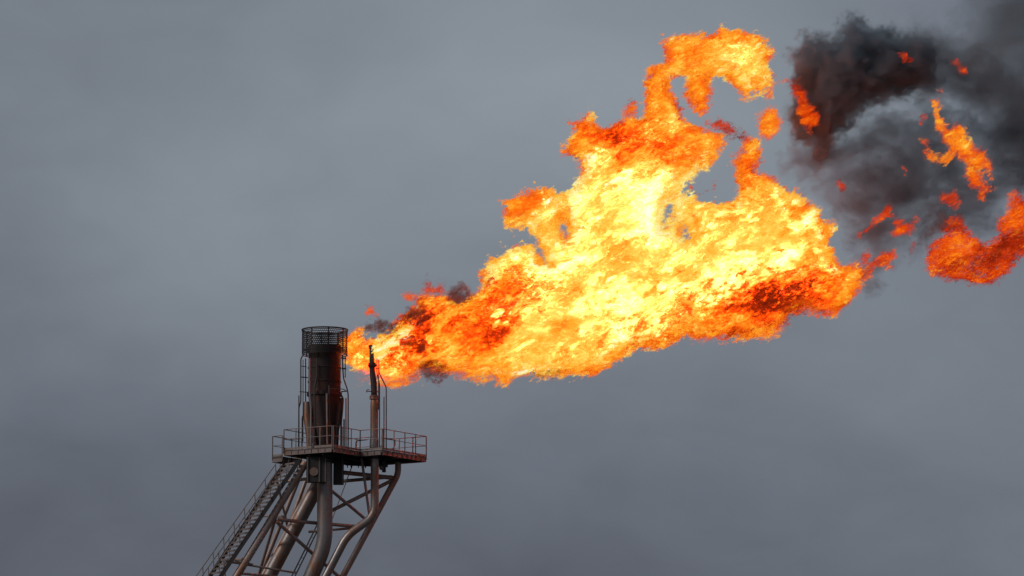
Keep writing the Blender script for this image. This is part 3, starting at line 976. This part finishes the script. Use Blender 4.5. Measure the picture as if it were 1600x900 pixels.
HEAT = [  # (px, py, rx, ry, tilt, amount)
    (950, 450, 150, 110, 20, 0.50), (1000, 360, 90, 110, 0, 0.26), (880, 510, 120, 60, 15, 0.22), (1110, 400, 120, 60, 15, 0.34), (980, 290, 40, 60, 80, 0.22),
    (1190, 370, 70, 60, 0, 0.16), (820, 420, 45, 30, 20, 0.24), (1180, 420, 90, 40, 10, 0.16), (930, 480, 60, 50, 0, 0.12),
    (1000, 225, 95, 30, -4, -0.30), (925, 225, 28, 40, 60, 0.06), (1030, 150, 24, 50, 85, -0.14), (1175, 112, 30, 30, 0, 0.24), (1100, 105, 40, 14, 0, 0.16),
    (1050, 95, 40, 22, 10, -0.05), (1090, 150, 14, 22, 0, 0.08), (1170, 262, 18, 50, 85, -0.20), (1115, 235, 30, 20, 20, 0.08),
    (1240, 462, 105, 22, 10, -0.32), (1225, 466, 40, 14, 8, -0.05), (1145, 495, 80, 24, 12, -0.34), (1030, 532, 50, 13, 18, -0.42), (1320, 455, 26, 40, 0, 0.06), (1225, 465, 30, 18, 0, -0.18),
    (800, 465, 52, 17, 38, -0.52), (760, 530, 34, 30, 0, -0.44), (850, 440, 26, 22, -30, -0.22), (690, 500, 60, 34, 0, -0.10), (700, 560, 60, 20, 0, 0.05),
    (628, 527, 34, 15, 25, 0.52), (590, 540, 30, 12, 10, 0.30), (560, 545, 22, 28, 0, -0.16), (662, 540, 28, 40, 0, -0.48), (655, 500, 26, 22, 0, -0.45), (600, 515, 40, 10, 5, -0.25), (740, 500, 30, 50, 60, -0.12), (1168, 290, 12, 40, 85, -0.15), (1270, 430, 40, 16, 0, 0.1), (620, 556, 40, 10, 5, -0.30),
    (590, 585, 60, 14, 0, 0.30), (690, 468, 34, 12, 0, -0.04), (725, 500, 20, 40, 20, 0.16), (840, 325, 50, 16, 10, -0.02), (1100, 345, 50, 16, 5, -0.16), (1168, 345, 12, 30, 60, -0.20),
    (1270, 380, 22, 26, 0, -0.14), (1290, 340, 20, 30, 0, -0.16), (880, 580, 60, 9, 0, -0.12), (1065, 485, 60, 20, 12, -0.10), (800, 570, 50, 16, 0, 0.10),
]
ERODE = [  # where the gas is thin and torn: (px, py, rx, ry, tilt, loss)
    (590, 588, 75, 18, 0, 0.22), (560, 575, 26, 24, 0, 0.14), (680, 450, 50, 16, 0, 0.24), (1020, 165, 26, 40, 85, 0.06), (1050, 85, 26, 26, 0, 0.12), (1085, 160, 26, 16, 0, 0.10),
    (1180, 120, 30, 40, 0, 0.05), (915, 290, 26, 34, 0, 0.16), (880, 355, 16, 34, 0, 0.12), (1050, 345, 22, 34, 0, 0.08), (866, 490, 14, 9, 10, 0.16), (1168, 260, 22, 40, 85, 0.08), (1230, 300, 60, 16, -30, 0.12),
    (1215, 512, 40, 16, 25, 0.18), (1275, 480, 30, 14, 0, 0.18), (1335, 440, 24, 26, 0, 0.12), (845, 395, 14, 24, 0, 0.1), (1120, 225, 40, 30, 0, 0.10), (700, 580, 40, 12, 0, 0.15), (800, 588, 90, 8, 0, 0.12),
]
flame = thing('gas_flame', 'huge yellow and orange gas flame blown right from the stacks, its top curling over', 'flame', P(541, 545, 0.0))
MAIN = body(flame, OUT, HOLES, 2.9, 0.6, 0.066, 0.17, 0.20, 11,
            FLAME_SKINS, jet=True, hwarp=0.9, rag=0.14, shrink=0.12, erode=ERODE, base_loss=0.0,
            heat=0.51, blobs=HEAT, L0=1.5, beta=2.25)

pf = thing('pilot_flame', 'bright yellow flame tongue leaving the tip of the slim stack', 'flame', P(583, 548, 0.35))
body(pf, [(584, 556), (583, 546), (590, 540), (602, 538), (614, 530), (622, 520), (630, 510), (642, 508), (652, 516), (655, 530), (654, 546), (646, 552), (630, 551), (612, 552), (598, 557), (590, 561)], [],
     0.6, 0.35, 0.045, 0.09, 0.08, 77, WISP_SKINS,
     heat=0.84, base_loss=-0.08, blobs=[(655, 535, 12, 24, 0, -0.2)], L0=0.8, beta=2.0, wander=0.1)

WISPS = [
    ('orange_tongue', 'faint reddish flame wisp floating just left of the curling neck of the flame', [(975, 187), (973, 175), (980, 160), (988, 152), (996, 158), (1000, 168), (998, 180), (1003, 188), (990, 186)], 0.5, 0.25, 0.22),
    ('x', 'soft red-orange flame puff between the top curl of the flame and the black smoke', [(1183, 200), (1178, 190), (1185, 178), (1192, 170), (1200, 162), (1210, 168), (1217, 176), (1226, 183), (1222, 195), (1215, 205), (1205, 216), (1192, 218), (1186, 210)], 0.6, 0.3, 0.30),
    ('x', 'thin reddish flame streamer between the head of the flame and the red upright tongue', [(1098, 202), (1103, 186), (1112, 192), (1123, 183), (1138, 188), (1150, 198), (1170, 210), (1184, 222), (1176, 232), (1160, 222), (1140, 214), (1125, 208)], 0.5, 0.25, 0.20),
    ('x', 'ragged orange flame scrap in front of the blackest billow of smoke', [(1229, 125), (1249, 123), (1262, 143), (1264, 158), (1280, 176), (1280, 197), (1264, 207), (1252, 197), (1246, 179), (1244, 158), (1234, 143)], 0.5, 0.3, 0.20),
    ('x', 'tall torn orange shard of flame with a thin curled tip, alone in the smoke',
     [(1471, 134), (1474, 142), (1467, 151), (1463, 158), (1474, 167), (1467, 170), (1469, 180), (1474, 193), (1486, 202), (1489, 192), (1500, 191), (1509, 197), (1511, 211), (1522, 222), (1524, 231), (1538, 234), (1541, 241), (1551, 253), (1552, 273), (1544, 273), (1538, 262), (1533, 273), (1544, 291), (1552, 289), (1551, 300), (1542, 302), (1527, 296), (1514, 290), (1507, 271), (1508, 258), (1502, 249), (1489, 243), (1487, 253), (1478, 261), (1469, 251), (1456, 252), (1442, 241), (1447, 231), (1440, 224), (1433, 218), (1447, 219), (1453, 229), (1452, 239), (1460, 243), (1473, 241), (1480, 236), (1480, 229), (1471, 222), (1470, 209), (1463, 204), (1460, 176), (1456, 157), (1467, 147)], 0.5, 0.2, 0.34),
    ('x', 'small orange flame patch between the torn shard and the red bowl of flame', [(1466, 310), (1474, 302), (1480, 306), (1494, 298), (1503, 316), (1494, 326), (1484, 320), (1470, 318)], 0.5, 1.4, 0.20),
    ('x', 'bowl of dark orange-red flame, largest detached piece, rising to a peak at its right',
     [(1445, 390), (1452, 380), (1460, 374), (1472, 368), (1486, 360), (1496, 360), (1508, 350), (1518, 362), (1528, 372), (1540, 378), (1556, 370), (1558, 356), (1556, 334), (1564, 340), (1574, 330), (1574, 308), (1586, 293), (1596, 306), (1610, 316), (1640, 300), (1655, 360), (1620, 396), (1598, 400), (1582, 420), (1564, 438), (1544, 448), (1520, 446), (1500, 440), (1478, 440), (1460, 433), (1448, 426), (1445, 408)], 1.3, 0.8, 0.16),
    ('x', 'orange-red flame tail flying off the right tip of the main flame', [(1349, 440), (1338, 442), (1345, 428), (1353, 420), (1360, 410), (1370, 400), (1384, 392), (1398, 387), (1399, 398), (1394, 408), (1396, 418), (1380, 418), (1368, 422), (1362, 431)], 0.5, 0.2, 0.20),
    ('x', 'hooked orange flame scrap above the flame tail, left of the red bowl', [(1389, 362), (1398, 352), (1400, 340), (1408, 346), (1418, 350), (1432, 338), (1438, 340), (1430, 354), (1426, 364), (1414, 369), (1396, 372)], 0.5, 1.0, 0.20),
    ('x', 'thin red flame streak slanting up through grey smoke to a small tuft', [(1336, 372), (1340, 364), (1352, 356), (1366, 342), (1380, 330), (1388, 312), (1396, 322), (1394, 332), (1402, 340), (1386, 340), (1372, 346), (1360, 358), (1346, 370)], 0.4, -1.0, 0.14),
    ('x', 'tiny dark red flame fleck in grey smoke right of the upright tongue', [(1306, 281), (1314, 279), (1320, 288), (1327, 297), (1316, 302), (1310, 292)], 0.4, -2.0, 0.08),
    ('x', 'tiny orange flame fleck low left of the torn shard', [(1409, 260), (1414, 257), (1420, 266), (1418, 274), (1412, 272)], 0.4, -2.5, 0.26),
    ('x', 'pair of thin orange flame curls left of the shard tip', [(1434, 190), (1440, 180), (1446, 178), (1452, 184), (1446, 186), (1440, 194)], 0.35, -2.5, 0.22),
    ('x', 'tiny bright flame curl, farthest left of the flecks near the shard tip', [(1421, 176), (1426, 173), (1431, 172), (1428, 179), (1422, 181)], 0.35, -2.5, 0.32),
    ('x', 'thin dark red flame streak leaning in smoke just left of the red bowl', [(1417, 410), (1421, 394), (1427, 376), (1431, 378), (1428, 392), (1422, 408)], 0.35, 1.0, 0.06),
    ('x', 'dull red flame rag rising from the left part of the red bowl', [(1466, 366), (1470, 348), (1480, 336), (1490, 340), (1500, 334), (1508, 346), (1512, 362), (1496, 368), (1480, 372)], 0.6, 1.6, 0.04),
    ('x', 'tiny red flame shred between the torn shard and the peak of the bowl', [(1524, 302), (1534, 300), (1544, 308), (1538, 316), (1528, 312)], 0.35, 1.2, 0.10),
    ('x', 'faint orange-red flame rag left of the flame tail', [(1342, 410), (1348, 396), (1358, 392), (1362, 400), (1354, 412), (1346, 418)], 0.4, 1.0, 0.12),
    ('x', 'long thin orange flame thread reaching from the curl tip toward the black billow', [(1196, 136), (1208, 128), (1220, 124), (1232, 124), (1232, 127), (1220, 128), (1208, 133), (1198, 140)], 0.35, 0.6, 0.30),
    ('x', 'faint orange flame glow inside the top of the smoke bank', [(1400, 86), (1408, 82), (1418, 86), (1428, 92), (1424, 98), (1410, 97)], 0.4, -1.8, 0.10),
    ('x', 'faint orange glow in the smoke directly above the torn shard', [(1484, 98), (1494, 94), (1504, 100), (1514, 110), (1508, 118), (1496, 108)], 0.4, -1.8, 0.10),
    ('x', 'small orange puff of flame above the flame root', [(632, 462), (637, 456), (645, 455), (648, 463), (643, 472), (634, 468)], 0.4, 0.3, 0.26),
    ('x', 'thin peaked orange wisps standing on top of the flame root', [(656, 458), (662, 442), (667, 425), (672, 438), (680, 446), (688, 432), (696, 440), (699, 458), (690, 466), (675, 466)], 0.5, 0.5, 0.16),
    ('x', 'pale thread-like wisp floating above the wide stack mouth', [(570, 486), (572, 474), (578, 476), (586, 486), (594, 498), (586, 497), (578, 492), (572, 498)], 0.35, 0.5, 0.24),
    ('x', 'thin sparkling thread of flame under the head of the flame', [(1076, 298), (1078, 288), (1082, 292), (1086, 300), (1098, 297), (1112, 298), (1114, 288), (1120, 284), (1119, 294), (1116, 303), (1104, 302), (1088, 305)], 0.35, 0.4, 0.26),
]
LOSS = {0: 0.12, 1: 0.12, 2: 0.12, 3: 0.11, 4: 0.09, 5: 0.10, 6: 0.11, 7: 0.10, 8: 0.11, 9: 0.08, 10: 0.12, 12: 0.08, 13: 0.08, 14: 0.10, 15: 0.10, 16: 0.08, 17: 0.12, 18: 0.12, 19: 0.14, 20: 0.14, 22: 0.14, 23: 0.14}
for i, (nm, lab, poly, R, Y, h) in enumerate(WISPS):
    c = [sum(p_[0] for p_ in poly) / len(poly), max(p_[1] for p_ in poly)]
    small = max(p_[0] for p_ in poly) - min(p_[0] for p_ in poly) < 45
    root = thing('flame_wisp', lab, 'flame', P(c[0], c[1], Y), group='detached flame wisps')
    wb = []
    if R > 1: wb = [(1500, 385, 34, 26, 0, 0.16), (1560, 395, 60, 16, 35, -0.16), (1470, 430, 40, 10, 0, -0.16), (1585, 335, 16, 24, 0, 0.18), (1530, 436, 50, 8, 0, 0.02)]
    if 'torn' in lab and 'shard' in lab and 'alone' in lab: wb = [(1500, 225, 20, 26, -50, 0.16), (1525, 290, 18, 10, -40, -0.1)]
    body(root, poly, [], R, Y, 0.045 if R < 1 else 0.07, 0.07 if small else 0.10, 0.07 if small else 0.10, 100 + 7 * i,
         WISP_SKINS, rag=0.10, base_loss=LOSS.get(i, 0.07), heat=h, blobs=wb, L0=0.8, beta=2.0, wander=0.15)


# ------------------------------------------------------------------ smoke
def smoke_material(name, dens, color, scale=0.35, lo=0.3, hi=0.75, aniso=0.0, stretch=(0.6, 1, 1), floor=0.0, warpk=1.6, det=5):
    m, t = new_mat(name)
    pos = t.n('ShaderNodeNewGeometry').outputs['Position']
    pos = t.n('ShaderNodeTexCoord').outputs['Object']
    sv = t.vm('MULTIPLY', pos, stretch)
    wv = t.vm('MULTIPLY', t.vm('SUBTRACT', t.noise(sv, scale * 0.9, 3, 0.55, color=True), (0.5,) * 3), (warpk / scale * 0.6,) * 3)
    n = t.noise(t.vm('ADD', sv, wv), scale * 1.7, det, 0.6)
    d = t.m('MULTIPLY', t.m('ADD', t.step(n, lo, hi), floor), dens)
    v = t.n('ShaderNodeVolumePrincipled', {'Color': (*color, 1), 'Density': d, 'Anisotropy': aniso})
    t.n('ShaderNodeOutputMaterial', {1: v.outputs[0]})
    return m


MS_DARK = smoke_material('black_smoke', 1.25, (0.25, 0.31, 0.37), 0.75, 0.34, 0.60, floor=0.32, det=7)
MS_SOFT = smoke_material('smoke_halo', 0.27, (0.22, 0.23, 0.255), 0.5, 0.34, 0.66, floor=0.10)
MS_GREY = smoke_material('grey_smoke', 0.40, (0.15, 0.195, 0.245), 0.34, 0.36, 0.72, floor=0.14, warpk=2.2)
MS_FAR = smoke_material('dark_smoke', 0.12, (0.24, 0.25, 0.275), 0.30, 0.34, 0.64, floor=0.22)
MS_SOOT = smoke_material('brown_soot', 2.6, (0.20, 0.10, 0.07), 1.1, 0.30, 0.70, floor=0.25)


def smoke(label, outline, R, Y, vox, warp, fine, seed, shells, L0=2.0, beta=2.3, cat='smoke'):
    c = [sum(p_[0] for p_ in outline) / len(outline), max(p_[1] for p_ in outline)]
    root = thing('smoke', label, cat, P(c[0], c[1], Y), kind='stuff')
    obs = body(root, outline, [], R, Y, vox, warp, fine, seed, shells, L0=L0, beta=beta, stretch=1.2, wander=0.6)
    return root


smoke('thick black smoke billow hanging right of the curled flame top',
      [(1224, 123), (1226, 86), (1242, 58), (1275, 50), (1300, 54), (1312, 32), (1340, 20), (1368, 34), (1398, 42), (1430, 46), (1470, 60), (1480, 100), (1455, 142), (1408, 154), (1378, 172), (1350, 182), (1334, 204), (1310, 232),
       (1286, 268), (1264, 266), (1268, 246), (1236, 234), (1222, 203), (1220, 169)],
      2.4, 2.5, 0.10, 0.22, 0.35, 301, [('smoke_core', 0.28, MS_DARK, None), ('smoke_halo', -0.05, MS_SOFT, None)])
smoke('broad dark smoke bank drifting off through the upper right corner',
      [(1360, 70), (1400, 46), (1440, 38), (1476, 30), (1500, 0), (1540, -60), (1700, -80), (1720, 120), (1700, 330), (1620, 320), (1580, 290), (1545, 240), (1520, 195), (1466, 165), (1405, 156), (1370, 130)],
      3.5, 4.5, 0.16, 0.4, 0.4, 331, [('smoke_core', 1.5, MS_FAR, None), ('smoke_veil', 0.7, MS_FAR, None), ('smoke_halo', -0.1, MS_FAR, None)], L0=3)
smoke('dark grey smoke band joining the black billow to the smoke bank, above the torn shard of flame',
      [(1380, 60), (1425, 54), (1480, 48), (1540, 64), (1590, 100), (1640, 150), (1680, 240), (1640, 300), (1590, 270), (1560, 220), (1530, 172), (1470, 152), (1405, 150), (1370, 130)],
      1.6, 3.4, 0.12, 0.3, 0.4, 391, [('smoke_core', 0.5, MS_SOFT, None), ('smoke_halo', 0.0, MS_SOFT, None)], L0=2.0)
smoke('thin grey swirling smoke veil between the flame tip and the red bowl of flame',
      [(1195, 250), (1235, 215), (1300, 200), (1380, 170), (1450, 150), (1560, 170), (1680, 200), (1680, 360), (1600, 330), (1540, 375), (1480, 372), (1440, 410), (1400, 435), (1375, 455), (1345, 468), (1335, 445), (1310, 400), (1290, 340), (1250, 300), (1210, 285)],
      2.6, 3.5, 0.14, 0.35, 0.4, 361, [('smoke_core', 0.9, MS_GREY, None), ('smoke_halo', 0.15, MS_GREY, None)], L0=2.5)
smoke('dark smoke streak rising between the hooked scrap and the red bowl of flame',
      [(1410, 400), (1430, 370), (1445, 340), (1440, 310), (1470, 320), (1500, 340), (1520, 352), (1480, 365), (1450, 375), (1430, 395), (1400, 420)],
      1.0, 1.0, 0.09, 0.2, 0.25, 371, [('smoke_core', 0.15, MS_DARK, None), ('smoke_halo', -0.1, MS_SOFT, None)], L0=1.2)
smoke('brown soot puff lying on the flame just right of the wide stack mouth',
      [(562, 516), (572, 503), (588, 496), (606, 499), (624, 505), (618, 520), (598, 527), (578, 525)], 0.7, 0.2, 0.06, 0.12, 0.12, 401, [('smoke_core', 0.02, MS_SOOT, None)], L0=0.8)
smoke('dark soot puff on the flame root between its bright yellow tongue and the main fire',
      [(628, 494), (638, 480), (655, 474), (672, 482), (680, 500), (676, 530), (672, 556), (660, 560), (656, 535), (646, 514), (632, 504)], 0.8, -0.5, 0.06, 0.12, 0.12, 411, [('smoke_core', 0.02, MS_SOOT, None)], L0=0.8)
smoke('soft brown soot puff at the top edge of the flame, left of its first bright lobe',
      [(690, 474), (700, 452), (714, 442), (732, 444), (748, 458), (742, 478), (722, 490), (702, 486)], 0.8, 0.3, 0.06, 0.12, 0.12, 421, [('smoke_core', 0.02, MS_SOOT, None)], L0=0.8)
smoke('brown soot puff drooping under the flame, right of the slim stack',
      [(654, 566), (670, 552), (692, 556), (708, 572), (700, 590), (682, 602), (666, 597), (655, 584)], 0.8, 0.2, 0.06, 0.12, 0.12, 431, [('smoke_core', 0.02, MS_SOOT, None)], L0=0.8)
smoke('flat grey-brown smoke lick under the middle of the flame',
      [(820, 590), (840, 578), (860, 570), (872, 576), (905, 586), (880, 590), (850, 592)], 0.5, 0.2, 0.06, 0.1, 0.1, 441, [('smoke_core', 0.0, MS_SOOT, None)], L0=0.8)
